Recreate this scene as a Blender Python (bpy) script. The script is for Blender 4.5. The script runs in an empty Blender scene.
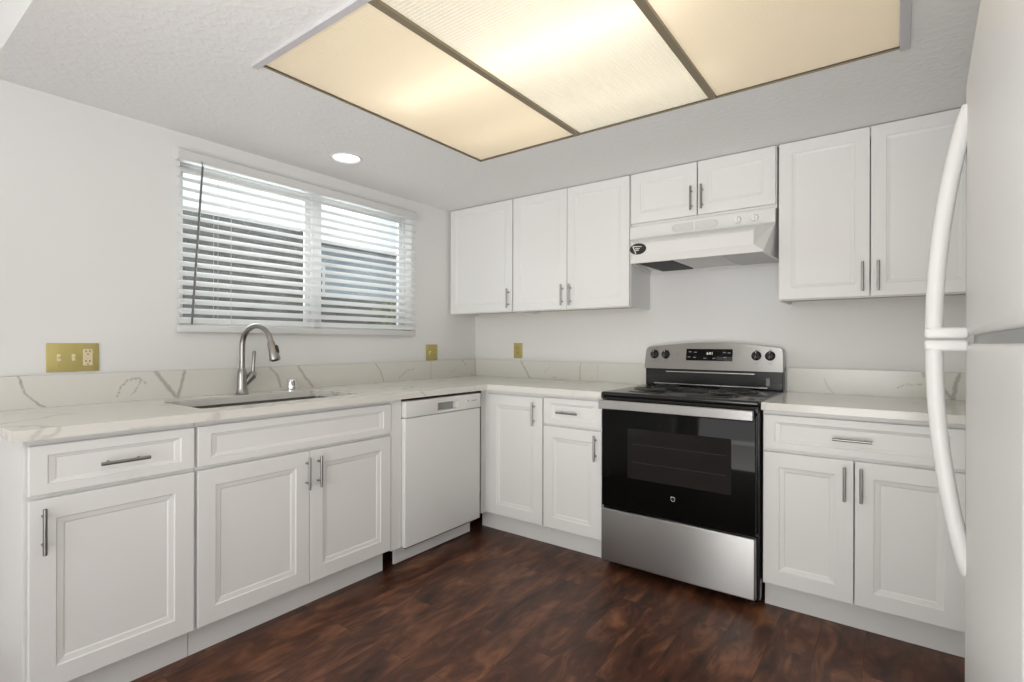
import bpy, bmesh, math, random
from mathutils import Vector, Matrix
random.seed(7)
C = bpy.context.scene.collection
PI = math.pi
R = math.radians

# ---------------------------------------------------------------- camera
cd = bpy.data.cameras.new('camera')
cam = bpy.data.objects.new('camera', cd)
C.objects.link(cam)
cam.matrix_world = (Matrix.Translation((2.682, -3.123, 1.171)) @ Matrix.Rotation(0.639, 4, 'Z')
                    @ Matrix.Rotation(PI/2, 4, 'X') @ Matrix.Rotation(0.0025, 4, 'Z'))
cd.sensor_width = 36
cd.lens = 518.4/1024*36
cd.shift_y = 1.8/1024
cd.clip_start = 0.02
bpy.context.scene.camera = cam

# ---------------------------------------------------------------- world, lights, exposure
vs = bpy.context.scene.view_settings
vs.view_transform = 'Standard'
vs.look = 'None'
vs.gamma = 1
vs.use_curve_mapping = False
vs.exposure = -0.16
w = bpy.data.worlds.new('sky')
bpy.context.scene.world = w
w.use_nodes = True
bg = w.node_tree.nodes['Background']
bg.inputs[0].default_value = (0.92, 0.96, 1.0, 1)
bg.inputs[1].default_value = 1.5

def area(name, loc, rot, sx, sy, power, col=(1, 1, 1)):
    l = bpy.data.lights.new(name, 'AREA')
    l.shape = 'RECTANGLE'
    l.size = sx
    l.size_y = sy
    l.energy = power
    l.color = col
    o = bpy.data.objects.new(name, l)
    C.objects.link(o)
    o.location = loc
    o.rotation_euler = rot
    return o
# fill lamps added behind the camera, standing in for unseen windows
area('fill_rear', (2.6, -6.95, 1.52), (R(90), 0, 0), 3.4, 1.5, 76, (1, 0.985, 0.96))
area('fill_side', (5.45, -4.6, 1.35), (R(90), 0, R(90)), 2.6, 1.7, 20, (1, 0.985, 0.96))
# unseen fill lamp added low behind the camera to lift the ceiling
bn = area('fill_low', (2.9, -4.0, 0.45), (R(134), 0, R(10)), 2.0, 1.2, 44, (1, 0.985, 0.96))
bn.data.spread = R(120)
area('added_streak_lamp', (-0.10, -6.13, 1.2), (R(90), 0, R(-90)), 0.34, 1.9, 7, (1, 0.985, 0.96))  # unseen lamp added to put a bright stripe in the range drawer's reflection
# daylight at the kitchen window
area('daylight_kitchen_window', (-0.35, -1.38, 1.75), (R(90), 0, R(-90)), 1.4, 0.8, 26, (0.95, 0.97, 1))

# ---------------------------------------------------------------- materials
def mat(name, col, rough=0.5, metal=0.0, spec=0.5, coat=0.0, emit=None, estr=0.0):
    m = bpy.data.materials.new(name)
    m.use_nodes = True
    b = m.node_tree.nodes['Principled BSDF']
    b.inputs['Base Color'].default_value = (*col, 1)
    b.inputs['Roughness'].default_value = rough
    b.inputs['Metallic'].default_value = metal
    b.inputs['Specular IOR Level'].default_value = spec
    b.inputs['Coat Weight'].default_value = coat
    if emit:
        b.inputs['Emission Color'].default_value = (*emit, 1)
        b.inputs['Emission Strength'].default_value = estr
    return m

def nodes(m):
    return m.node_tree.nodes, m.node_tree.links, m.node_tree.nodes['Principled BSDF']

def add_bump(m, scale, strength, dist=0.002, detail=3, ramp=None):
    n, l, b = nodes(m)
    tc = n.new('ShaderNodeTexCoord')
    t = n.new('ShaderNodeTexNoise')
    t.inputs['Scale'].default_value = scale
    t.inputs['Detail'].default_value = detail
    l.new(tc.outputs['Object'], t.inputs['Vector'])
    bp = n.new('ShaderNodeBump')
    bp.inputs['Strength'].default_value = strength
    bp.inputs['Distance'].default_value = dist
    src = t.outputs['Fac']
    if ramp:
        r = n.new('ShaderNodeValToRGB')
        r.color_ramp.elements[0].position = ramp[0]
        r.color_ramp.elements[1].position = ramp[1]
        l.new(src, r.inputs['Fac'])
        src = r.outputs['Color']
    l.new(src, bp.inputs['Height'])
    l.new(bp.outputs['Normal'], b.inputs['Normal'])
    return m

M = {}
M['wall'] = add_bump(mat('wall_paint', (0.775, 0.775, 0.765), 0.6, spec=0.3), 90, 0.12)
M['ceiling'] = add_bump(mat('ceiling_texture', (0.87, 0.87, 0.865), 0.75, spec=0.2), 42, 0.28, 0.003, 4, (0.45, 0.62))
M['cab'] = mat('cabinet_white_paint', (0.80, 0.797, 0.785), 0.38, spec=0.4)
M['toe'] = mat('toe_kick_white', (0.74, 0.735, 0.72), 0.5, spec=0.3)
M['raw'] = mat('raw_cabinet_underside', (0.50, 0.40, 0.27), 0.7)
M['appliance'] = mat('appliance_white_enamel', (0.76, 0.76, 0.75), 0.34, spec=0.4)
M['plastic'] = mat('white_plastic', (0.8, 0.8, 0.79), 0.4)
M['greypl'] = mat('grey_plastic', (0.36, 0.36, 0.36), 0.4)
M['hoodgrey'] = mat('hood_underside_grey', (0.72, 0.72, 0.71), 0.45)
M['steel'] = mat('brushed_steel', (0.56, 0.56, 0.55), 0.27, 1.0)
M['nickel'] = mat('brushed_nickel', (0.33, 0.32, 0.30), 0.28, 1.0)
M['pull'] = mat('dark_brushed_nickel', (0.34, 0.335, 0.33), 0.32, 1.0)
M['chrome'] = mat('chrome', (0.75, 0.75, 0.75), 0.12, 1.0)
M['sinksteel'] = mat('sink_steel', (0.22, 0.22, 0.205), 0.4, 0.8)
M['black'] = mat('black_enamel', (0.008, 0.008, 0.008), 0.18, spec=0.5)
M['glass_black'] = mat('black_oven_glass', (0.004, 0.004, 0.004), 0.06, spec=0.12)
M['window_black'] = mat('dark_oven_window', (0.015, 0.0145, 0.014), 0.08, spec=0.3)
M['matt_black'] = mat('matt_black', (0.012, 0.012, 0.012), 0.55)
M['coil'] = mat('burner_coil_dark', (0.03, 0.03, 0.03), 0.35, 0.5)
M['drip'] = mat('drip_pan_metal', (0.12, 0.115, 0.11), 0.25, 1.0)
M['brass'] = mat('brass_plate', (0.50, 0.42, 0.155), 0.42, 0.35)
M['cream'] = mat('cream_device', (0.72, 0.62, 0.42), 0.4)
M['ivory'] = mat('ivory_switch', (0.78, 0.72, 0.46), 0.35)
M['slot'] = mat('dark_slot', (0.03, 0.02, 0.015), 0.6)
M['vinyl'] = mat('white_vinyl_frame', (0.82, 0.83, 0.82), 0.4)
M['slat'] = mat('white_blind_slat', (0.84, 0.84, 0.83), 0.42)
M['rail'] = mat('blind_rail_grey_white', (0.66, 0.66, 0.645), 0.45)
M['cord'] = mat('blind_cord', (0.75, 0.75, 0.73), 0.7)
M['wand'] = mat('clear_grey_wand', (0.14, 0.14, 0.135), 0.3)
M['digit'] = mat('display_digits', (0.6, 0.6, 0.55), 0.5, emit=(0.85, 0.85, 0.78), estr=0.7)
M['white_ink'] = mat('white_ink', (0.75, 0.75, 0.73), 0.5)
M['grey_ink'] = mat('grey_ink', (0.25, 0.25, 0.25), 0.5)
M['gold_trim'] = mat('tan_metal_divider', (0.26, 0.22, 0.145), 0.45, 0.2)
M['frame_white'] = mat('white_light_frame', (0.58, 0.57, 0.59), 0.5)
M['housing'] = mat('white_light_housing', (0.85, 0.84, 0.80), 0.6)
M['can'] = mat('lit_can_lens', (1, 1, 1), 0.5, emit=(1, 0.99, 0.97), estr=4.0)
M['carpet'] = add_bump(mat('beige_carpet', (0.42, 0.38, 0.33), 0.95, spec=0.1), 300, 0.4)
M['steel_range'] = mat('stainless_range_front', (0.44, 0.44, 0.435), 0.40, 1.0)
b_ = M['steel_range'].node_tree.nodes['Principled BSDF']
b_.inputs['Anisotropic'].default_value = 0.9
b_.inputs['Anisotropic Rotation'].default_value = 0.25
tg = M['steel_range'].node_tree.nodes.new('ShaderNodeTangent'); tg.direction_type = 'RADIAL'; tg.axis = 'Z'
M['steel_range'].node_tree.links.new(tg.outputs[0], b_.inputs['Tangent'])
# brushed grain on the range steel
n, l, b = nodes(M['steel_range'])
tc = n.new('ShaderNodeTexCoord'); mp = n.new('ShaderNodeMapping'); mp.inputs['Scale'].default_value = (3, 3, 500)
tn = n.new('ShaderNodeTexNoise'); tn.inputs['Scale'].default_value = 3
l.new(tc.outputs['Object'], mp.inputs['Vector']); l.new(mp.outputs['Vector'], tn.inputs['Vector'])
bp = n.new('ShaderNodeBump'); bp.inputs['Strength'].default_value = 0.08; bp.inputs['Distance'].default_value = 0.001
l.new(tn.outputs['Fac'], bp.inputs['Height']); l.new(bp.outputs['Normal'], b.inputs['Normal'])

# aluminium grease filter
M['filter'] = mat('dark_grease_filter', (0.012, 0.012, 0.012), 0.6)

# dark reddish wood vinyl planks, boards running along x+y of the room's y axis
def wood():
    m = mat('dark_wood_vinyl', (0.06, 0.025, 0.015), 0.38, spec=0.35)
    n, l, b = nodes(m)
    tc = n.new('ShaderNodeTexCoord')
    mp = n.new('ShaderNodeMapping')
    mp.inputs['Rotation'].default_value = (0, 0, R(90))
    l.new(tc.outputs['Object'], mp.inputs['Vector'])
    br = n.new('ShaderNodeTexBrick')
    br.inputs['Color1'].default_value = (0.25, 0.25, 0.25, 1)
    br.inputs['Color2'].default_value = (0.75, 0.75, 0.75, 1)
    br.inputs['Mortar'].default_value = (0.0, 0.0, 0.0, 1)
    br.inputs['Scale'].default_value = 1
    br.inputs['Mortar Size'].default_value = 0.0012
    br.inputs['Brick Width'].default_value = 0.91
    br.inputs['Row Height'].default_value = 0.152
    br.offset = 0.37
    l.new(mp.outputs['Vector'], br.inputs['Vector'])
    # grain: stretched noise offset per plank
    sep = n.new('ShaderNodeSeparateColor'); l.new(br.outputs['Color'], sep.inputs['Color'])
    add = n.new('ShaderNodeVectorMath'); add.operation = 'ADD'
    com = n.new('ShaderNodeCombineXYZ')
    mu = n.new('ShaderNodeMath'); mu.operation = 'MULTIPLY'; mu.inputs[1].default_value = 13.7
    l.new(sep.outputs[0], mu.inputs[0]); l.new(mu.outputs[0], com.inputs['Z'])
    l.new(mp.outputs['Vector'], add.inputs[0]); l.new(com.outputs[0], add.inputs[1])
    st = n.new('ShaderNodeMapping'); st.inputs['Scale'].default_value = (2.6, 8, 1)
    l.new(add.outputs[0], st.inputs['Vector'])
    g = n.new('ShaderNodeTexNoise'); g.inputs['Scale'].default_value = 1.5; g.inputs['Detail'].default_value = 7
    g.inputs['Distortion'].default_value = 1.4; g.inputs['Roughness'].default_value = 0.62
    l.new(st.outputs['Vector'], g.inputs['Vector'])
    st2 = n.new('ShaderNodeMapping'); st2.inputs['Scale'].default_value = (1.8, 4.0, 1)
    l.new(add.outputs[0], st2.inputs['Vector'])
    g2 = n.new('ShaderNodeTexNoise'); g2.inputs['Scale'].default_value = 2.2; g2.inputs['Detail'].default_value = 3
    l.new(st2.outputs['Vector'], g2.inputs['Vector'])
    mix = n.new('ShaderNodeMath'); mix.operation = 'MULTIPLY_ADD'; mix.inputs[1].default_value = 0.55
    l.new(g.outputs['Fac'], mix.inputs[0])
    m2 = n.new('ShaderNodeMath'); m2.operation = 'MULTIPLY'; m2.inputs[1].default_value = 0.38
    l.new(g2.outputs['Fac'], m2.inputs[0]); l.new(m2.outputs[0], mix.inputs[2])
    m3 = n.new('ShaderNodeMath'); m3.operation = 'MULTIPLY_ADD'; m3.inputs[1].default_value = 0.07
    l.new(sep.outputs[0], m3.inputs[0]); l.new(mix.outputs[0], m3.inputs[2])
    rp = n.new('ShaderNodeValToRGB')
    e = rp.color_ramp.elements
    e[0].position = 0.35; e[0].color = (0.022, 0.0105, 0.0080, 1)
    e[1].position = 0.68; e[1].color = (0.27, 0.113, 0.055, 1)
    k = e.new(0.50); k.color = (0.092, 0.034, 0.0185, 1)
    l.new(m3.outputs[0], rp.inputs['Fac'])
    mm = n.new('ShaderNodeMix'); mm.data_type = 'RGBA'
    mm.inputs['B'].default_value = (0.018, 0.008, 0.006, 1)
    l.new(rp.outputs['Color'], mm.inputs['A'])
    fm = n.new('ShaderNodeMath'); fm.operation = 'MULTIPLY'; fm.inputs[1].default_value = 0.3
    l.new(br.outputs['Fac'], fm.inputs[0]); l.new(fm.outputs[0], mm.inputs['Factor'])
    l.new(mm.outputs['Result'], b.inputs['Base Color'])
    bp = n.new('ShaderNodeBump'); bp.inputs['Strength'].default_value = 0.12; bp.inputs['Distance'].default_value = 0.002
    l.new(g.outputs['Fac'], bp.inputs['Height']); l.new(bp.outputs['Normal'], b.inputs['Normal'])
    return m
M['floor'] = wood()

# white quartz with grey veins
def quartz():
    m = mat('white_veined_quartz', (0.80, 0.785, 0.74), 0.16, spec=0.5)
    n, l, b = nodes(m)
    tc = n.new('ShaderNodeTexCoord')
    geo = n.new('ShaderNodeNewGeometry')
    ns = n.new('ShaderNodeTexNoise'); ns.inputs['Scale'].default_value = 3.0; ns.inputs['Detail'].default_value = 5
    l.new(geo.outputs['Position'], ns.inputs['Vector'])
    sub = n.new('ShaderNodeVectorMath'); sub.operation = 'SUBTRACT'; sub.inputs[1].default_value = (0.5, 0.5, 0.5)
    l.new(ns.outputs['Color'], sub.inputs[0])
    sc = n.new('ShaderNodeVectorMath'); sc.operation = 'SCALE'; sc.inputs['Scale'].default_value = 0.42
    l.new(sub.outputs[0], sc.inputs[0])
    ad = n.new('ShaderNodeVectorMath'); ad.operation = 'ADD'
    l.new(geo.outputs['Position'], ad.inputs[0]); l.new(sc.outputs[0], ad.inputs[1])
    vo = n.new('ShaderNodeTexVoronoi'); vo.feature = 'DISTANCE_TO_EDGE'; vo.inputs['Scale'].default_value = 2.3
    l.new(ad.outputs[0], vo.inputs['Vector'])
    r = n.new('ShaderNodeValToRGB')
    r.color_ramp.elements[0].position = 0.0; r.color_ramp.elements[0].color = (1, 1, 1, 1)
    r.color_ramp.elements[1].position = 0.030; r.color_ramp.elements[1].color = (0, 0, 0, 1)
    l.new(vo.outputs['Distance'], r.inputs['Fac'])
    ms = n.new('ShaderNodeTexNoise'); ms.inputs['Scale'].default_value = 2.1; ms.inputs['Detail'].default_value = 2
    l.new(geo.outputs['Position'], ms.inputs['Vector'])
    r2 = n.new('ShaderNodeValToRGB'); r2.color_ramp.elements[0].position = 0.47; r2.color_ramp.elements[1].position = 0.58
    l.new(ms.outputs['Fac'], r2.inputs['Fac'])
    mu = n.new('ShaderNodeMath'); mu.operation = 'MULTIPLY'
    l.new(r.outputs['Color'], mu.inputs[0]); l.new(r2.outputs['Color'], mu.inputs[1])
    mu2 = n.new('ShaderNodeMath'); mu2.operation = 'MULTIPLY'; mu2.inputs[1].default_value = 0.38
    l.new(mu.outputs[0], mu2.inputs[0])
    mix = n.new('ShaderNodeMix'); mix.data_type = 'RGBA'
    mix.inputs['A'].default_value = (0.755, 0.74, 0.695, 1)
    mix.inputs['B'].default_value = (0.33, 0.30, 0.265, 1)
    l.new(mu2.outputs[0], mix.inputs['Factor']); l.new(mix.outputs['Result'], b.inputs['Base Color'])
    return m
M['quartz'] = quartz()
def quartz_splash():
    m = mat('veined_quartz_backsplash', (0.74, 0.725, 0.67), 0.2, spec=0.5)
    n, l, b = nodes(m)
    at = n.new('ShaderNodeAttribute'); at.attribute_name = 'vein'
    mix = n.new('ShaderNodeMix'); mix.data_type = 'RGBA'
    mix.inputs['A'].default_value = (0.71, 0.70, 0.65, 1); mix.inputs['B'].default_value = (0.26, 0.235, 0.20, 1)
    l.new(at.outputs['Fac'], mix.inputs['Factor']); l.new(mix.outputs['Result'], b.inputs['Base Color'])
    return m

# prismatic diffuser sheets: thin sheets that let the tubes' light through
def diffuser(name, col, glow, k):
    m = bpy.data.materials.new(name); m.use_nodes = True
    n, l = m.node_tree.nodes, m.node_tree.links
    n.clear()
    o = n.new('ShaderNodeOutputMaterial')
    tr = n.new('ShaderNodeBsdfTranslucent'); tr.inputs['Color'].default_value = (*col, 1)
    df = n.new('ShaderNodeBsdfDiffuse'); df.inputs['Color'].default_value = (*col, 1)
    mx = n.new('ShaderNodeMixShader'); mx.inputs[0].default_value = 0.55
    l.new(tr.outputs[0], mx.inputs[1]); l.new(df.outputs[0], mx.inputs[2])
    tc = n.new('ShaderNodeTexCoord'); vo = n.new('ShaderNodeTexVoronoi'); vo.inputs['Scale'].default_value = 75
    vo.inputs['Randomness'].default_value = 0.0
    l.new(tc.outputs['Object'], vo.inputs['Vector'])
    bp = n.new('ShaderNodeBump'); bp.inputs['Strength'].default_value = k; bp.inputs['Distance'].default_value = 0.004
    l.new(vo.outputs['Distance'], bp.inputs['Height'])
    l.new(bp.outputs['Normal'], tr.inputs['Normal']); l.new(bp.outputs['Normal'], df.inputs['Normal'])
    em = n.new('ShaderNodeEmission'); em.inputs['Color'].default_value = (*col, 1); em.inputs['Strength'].default_value = glow
    ad = n.new('ShaderNodeAddShader')
    l.new(mx.outputs[0], ad.inputs[0]); l.new(em.outputs[0], ad.inputs[1]); l.new(ad.outputs[0], o.inputs['Surface'])
    return m
M['diff_white'] = diffuser('white_prismatic_diffuser', (0.90, 0.86, 0.75), 0.22, 0.9)
M['diff_cream'] = diffuser('cream_aged_diffuser', (0.86, 0.765, 0.61), 0.24, 0.15)
M['tube'] = mat('lit_fluorescent_tube', (1, 1, 1), 0.5, emit=(1, 0.98, 0.93), estr=5.8)
M['tube_dim'] = mat('dim_fluorescent_tube', (1, 1, 1), 0.5, emit=(1, 0.95, 0.84), estr=2.2)

def glass():
    m = bpy.data.materials.new('window_glass'); m.use_nodes = True
    n, l = m.node_tree.nodes, m.node_tree.links
    n.clear()
    o = n.new('ShaderNodeOutputMaterial'); t = n.new('ShaderNodeBsdfTransparent'); t.inputs[0].default_value = (0.93, 0.96, 0.96, 1)
    g = n.new('ShaderNodeBsdfGlossy'); g.inputs['Roughness'].default_value = 0.02
    f = n.new('ShaderNodeFresnel'); f.inputs['IOR'].default_value = 1.45
    mx = n.new('ShaderNodeMixShader')
    l.new(f.outputs[0], mx.inputs[0]); l.new(t.outputs[0], mx.inputs[1]); l.new(g.outputs[0], mx.inputs[2]); l.new(mx.outputs[0], o.inputs['Surface'])
    return m
M['glass'] = glass()

def mottled(name, c1, c2, scale, stretch=(1, 1, 1), rough=0.9):
    m = mat(name, c1, rough, spec=0.1)
    n, l, b = nodes(m)
    tc = n.new('ShaderNodeTexCoord'); mp = n.new('ShaderNodeMapping'); mp.inputs['Scale'].default_value = stretch
    t = n.new('ShaderNodeTexNoise'); t.inputs['Scale'].default_value = scale; t.inputs['Detail'].default_value = 4
    l.new(tc.outputs['Object'], mp.inputs['Vector']); l.new(mp.outputs['Vector'], t.inputs['Vector'])
    r = n.new('ShaderNodeValToRGB')
    r.color_ramp.elements[0].position = 0.35; r.color_ramp.elements[0].color = (*c1, 1)
    r.color_ramp.elements[1].position = 0.65; r.color_ramp.elements[1].color = (*c2, 1)
    l.new(t.outputs['Fac'], r.inputs['Fac']); l.new(r.outputs['Color'], b.inputs['Base Color'])
    return m
M['fence'] = mottled('weathered_grey_boards', (0.115, 0.108, 0.10), (0.235, 0.225, 0.21), 3, (1, 1.5, 12))
M['fence_dark'] = mottled('dark_weathered_boards', (0.09, 0.087, 0.078), (0.18, 0.172, 0.155), 3, (1, 1.5, 12))
M['siding'] = mottled('blue_grey_siding', (0.33, 0.38, 0.42), (0.46, 0.51, 0.54), 2, (1, 1, 6))
M['leaf'] = mottled('olive_leaves', (0.10, 0.12, 0.06), (0.42, 0.44, 0.20), 12)
M['ground'] = mottled('concrete_ground', (0.34, 0.33, 0.31), (0.42, 0.41, 0.39), 4)

# ---------------------------------------------------------------- mesh helpers
def merge(bm, t, mtx=None):
    if mtx: bmesh.ops.transform(t, matrix=mtx, verts=t.verts)
    me = bpy.data.meshes.new('tmp'); t.to_mesh(me); t.free()
    bm.from_mesh(me); bpy.data.meshes.remove(me)

def box(bm, x0, x1, y0, y1, z0, z1, bev=0.0, seg=2, mtx=None):
    t = bmesh.new()
    bmesh.ops.create_cube(t, size=1)
    bmesh.ops.transform(t, verts=t.verts, matrix=Matrix.Translation(((x0+x1)/2, (y0+y1)/2, (z0+z1)/2)) @ Matrix.Diagonal((abs(x1-x0), abs(y1-y0), abs(z1-z0), 1)))
    if bev: bmesh.ops.bevel(t, geom=t.edges[:], offset=bev, segments=seg, affect='EDGES', profile=0.5)
    merge(bm, t, mtx)
    return bm

def cyl(bm, p0, p1, r, r2=None, seg=20, bev=0):
    p0, p1 = Vector(p0), Vector(p1)
    d = p1-p0
    t = bmesh.new()
    bmesh.ops.create_cone(t, cap_ends=True, segments=seg, radius1=r, radius2=r if r2 is None else r2, depth=d.length)
    if bev:
        e = [k for k in t.edges if all(abs(v.co.z) > d.length/2-1e-5 for v in k.verts) and abs(k.verts[0].co.z-k.verts[1].co.z) < 1e-6]
        bmesh.ops.bevel(t, geom=e, offset=bev, segments=2, affect='EDGES')
    q = d.to_track_quat('Z', 'Y').to_matrix().to_4x4()
    merge(bm, t, Matrix.Translation((p0+p1)/2) @ q)
    return bm

def tube(bm, pts, r, seg=12, flat=(1, 1), up=(0, 0, 1)):
    """swept round or oval section along points; r may be a list"""
    pts = [Vector(p) for p in pts]
    rs = r if isinstance(r, (list, tuple)) else [r]*len(pts)
    rings = []
    prev = None
    for i, p in enumerate(pts):
        a = pts[max(i-1, 0)]; c = pts[min(i+1, len(pts)-1)]
        t = (c-a).normalized()
        if prev is None:
            u = Vector(up)
            if abs(u.dot(t)) > 0.9: u = Vector((1, 0, 0)) if abs(t.x) < 0.9 else Vector((0, 1, 0))
            s = t.cross(u).normalized()
        else:
            s = (prev - t*prev.dot(t)).normalized()
        prev = s
        q = t.cross(s)
        rings.append([bm.verts.new(p + s*math.cos(2*PI*k/seg)*rs[i]*flat[0] + q*math.sin(2*PI*k/seg)*rs[i]*flat[1]) for k in range(seg)])
    for i in range(len(rings)-1):
        for k in range(seg):
            bm.faces.new((rings[i][k], rings[i][(k+1) % seg], rings[i+1][(k+1) % seg], rings[i+1][k]))
    bm.faces.new(rings[0][::-1]); bm.faces.new(rings[-1])
    return bm

def lathe(bm, prof, c=(0, 0, 0), seg=28, axis='Z'):
    """prof: list of (radius, height)"""
    t = bmesh.new()
    rings = []
    for r, h in prof:
        if r < 1e-6: rings.append([t.verts.new((0, 0, h))])
        else: rings.append([t.verts.new((r*math.cos(2*PI*k/seg), r*math.sin(2*PI*k/seg), h)) for k in range(seg)])
    for a, b2 in zip(rings, rings[1:]):
        for k in range(seg):
            k2 = (k+1) % seg
            if len(a) == 1 and len(b2) > 1: t.faces.new((a[0], b2[k2], b2[k]))
            elif len(b2) == 1 and len(a) > 1: t.faces.new((a[k], a[k2], b2[0]))
            elif len(a) > 1: t.faces.new((a[k], a[k2], b2[k2], b2[k]))
    mt = Matrix.Translation(c)
    if axis == '-Y': mt = mt @ Matrix.Rotation(R(90), 4, 'X')
    if axis == 'Y': mt = mt @ Matrix.Rotation(R(-90), 4, 'X')
    if axis == 'X': mt = mt @ Matrix.Rotation(R(90), 4, 'Y')
    if axis == '-Z': mt = mt @ Matrix.Rotation(R(180), 4, 'X')
    merge(bm, t, mt)
    return bm

def prism(bm, poly, x0, x1, plane='yz'):
    """polygon in a plane, extruded along the third axis"""
    def P(a, b2, c): return {'yz': (c, a, b2), 'xz': (a, c, b2), 'xy': (a, b2, c)}[plane]
    A = [bm.verts.new(P(a, b2, x0)) for a, b2 in poly]
    B = [bm.verts.new(P(a, b2, x1)) for a, b2 in poly]
    bm.faces.new(A); bm.faces.new(B[::-1])
    n_ = len(poly)
    for i in range(n_): bm.faces.new((A[i], B[i], B[(i+1) % n_], A[(i+1) % n_]))
    bmesh.ops.recalc_face_normals(bm, faces=bm.faces[:])
    return bm

def door_bm(x0, x1, z0, z1, yf, yb, fx=0.062, fz=0.062, deep=0.009, fine=False):
    """framed door: slab with a moulded recessed panel; front faces -y at yf"""
    bm = bmesh.new()
    if fine: prof = [(1, 0), (1.05, 0.003), (1.18, 0.0045), (1.24, deep*0.8), (1.30, deep*0.8)]
    else: prof = [(1, 0), (1.05, 0.0040), (1.30, 0.0065), (1.37, deep+0.0005)]
    rings = [(0, 0, yb-yf), (0, 0, 0.002), (0.002, 0.002, 0)]
    for k, d in prof: rings.append((fx+(k-1)*0.062, fz+(k-1)*min(0.062, fz*1.1), d))
    vr = []
    for ix, iz, d in rings:
        vr.append([bm.verts.new(p) for p in ((x0+ix, yf+d, z0+iz), (x1-ix, yf+d, z0+iz), (x1-ix, yf+d, z1-iz), (x0+ix, yf+d, z1-iz))])
    bm.faces.new(vr[0])
    for a, b2 in zip(vr, vr[1:]):
        for k in range(4): bm.faces.new((a[k], a[(k+1) % 4], b2[(k+1) % 4], b2[k]))
    bm.faces.new(vr[-1])
    bmesh.ops.recalc_face_normals(bm, faces=bm.faces[:])
    return bm

def shade(me, ang=35):
    me.update()
    for p in me.polygons: p.use_smooth = True
    try:
        bm = bmesh.new(); bm.from_mesh(me)
        for e in bm.edges:
            if len(e.link_faces) == 2: e.smooth = e.calc_face_angle(0) < R(ang)
        bm.to_mesh(me); bm.free()
    except Exception: pass

def obj(name, bm, m, parent=None, smooth=True, label=None, loc=None):
    me = bpy.data.meshes.new(name)
    bm.to_mesh(me); bm.free()
    me.materials.append(m)
    if smooth: shade(me)
    o = bpy.data.objects.new(name, me)
    C.objects.link(o)
    if parent is not None: o.parent = parent
    if loc: o.location = loc
    if label: o['label'] = label
    return o

def tag(o, label, cat, group=None):
    o['label'] = label; o['category'] = cat
    if group: o['group'] = group
    return o

def thing(name, label, cat, loc=(0, 0, 0), rotz=0, group=None):
    o = bpy.data.objects.new(name, None)
    o.empty_display_size = 0.1
    C.objects.link(o)
    o.location = loc; o.rotation_euler = (0, 0, rotz)
    return tag(o, label, cat, group)

def struct(name, bm, m, smooth=False):
    o = obj(name, bm, m, None, smooth)
    o['kind'] = 'structure'
    return o

def text(name, body, size, m, parent, loc, rot, depth=0.0004):
    cu = bpy.data.curves.new(name, 'FONT')
    cu.body = body; cu.size = size; cu.align_x = 'CENTER'; cu.align_y = 'CENTER'; cu.extrude = depth
    tmp = bpy.data.objects.new('tmp_text', cu)
    C.objects.link(tmp)
    dg = bpy.context.evaluated_depsgraph_get()
    me = bpy.data.meshes.new_from_object(tmp.evaluated_get(dg))
    bpy.data.objects.remove(tmp)
    me.materials.clear(); me.materials.append(m)
    o = bpy.data.objects.new(name, me)
    C.objects.link(o)
    o.parent = parent; o.location = loc; o.rotation_euler = rot
    return o

B = lambda: bmesh.new()

# ================================================================ STRUCTURE
H = 2.147           # dropped kitchen ceiling
H2 = 2.44           # ceiling of the adjoining room
SY = -2.752         # edge of the dropped ceiling
RX = 5.5            # far side of adjoining room
BY = -7.0
WY0, WY1, WZ0, WZ1 = -2.108, -0.676, 1.236, 2.045   # window opening

fl = B(); box(fl, -0.12, 3.6, -4.2, 0.12, -0.1, 0); struct('floor', fl, M['floor'])
fl = B(); box(fl, -0.12, RX+0.12, BY-0.12, -4.2, -0.1, -0.001); box(fl, 3.6, RX+0.12, -4.2, -2.95, -0.1, -0.001)
struct('floor_adjoining', fl, M['floor'])
wl = B()
box(wl, -0.14, 0, BY, -6.32, 0, H2); box(wl, -0.14, 0, -5.94, WY0, 0, H2); box(wl, -0.14, 0, -6.32, -5.94, 2.2, H2); box(wl, -0.14, 0, WY1, 0.12, 0, H2)  # narrow unseen slot near the front corner, added for the stripe lamp
box(wl, -0.14, 0, WY0, WY1, 0, WZ0); box(wl, -0.14, 0, WY0, WY1, WZ1, H2)
struct('wall_left', wl, M['wall'])
wb = B(); box(wb, 0, 3.7, 0, 0.12, 0, H2); struct('wall_back', wb, M['wall'])
wr = B(); box(wr, 2.985, 3.6, -1.70, 0, 0, H2); box(wr, 3.56, 3.68, -2.95, -1.70, 0, H2); box(wr, 3.56, RX+0.12, -2.95, -2.83, 0, H2)
struct('wall_right', wr, M['wall'])
# adjoining room walls with glazed openings behind the camera
ws_ = B()
box(ws_, RX, RX+0.12, BY, -6.0, 0, H2); box(ws_, RX, RX+0.12, -3.2, -2.95, 0, H2); box(ws_, RX, RX+0.12, -6.0, -3.2, 0, 0.5); box(ws_, RX, RX+0.12, -6.0, -3.2, 2.2, H2)
struct('wall_side', ws_, M['wall'])
wf = B()
box(wf, -0.14, 0.9, BY-0.12, BY, 0, H2); box(wf, 4.3, RX+0.12, BY-0.12, BY, 0, H2); box(wf, 0.9, 4.3, BY-0.12, BY, 2.3, H2); box(wf, 0.9, 4.3, BY-0.12, BY, 0, 0.75)
struct('wall_front', wf, M['wall'])

# dropped ceiling with a hole for the light box and the recessed can
LX0, LX1, LY0, LY1 = 0.885, 2.690, -2.190, -0.990
ce = B()
box(ce, -0.001, LX0, SY, LY0, H, H+0.02); box(ce, -0.001, LX0, LY1, 0.001, H, H+0.02)
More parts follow.
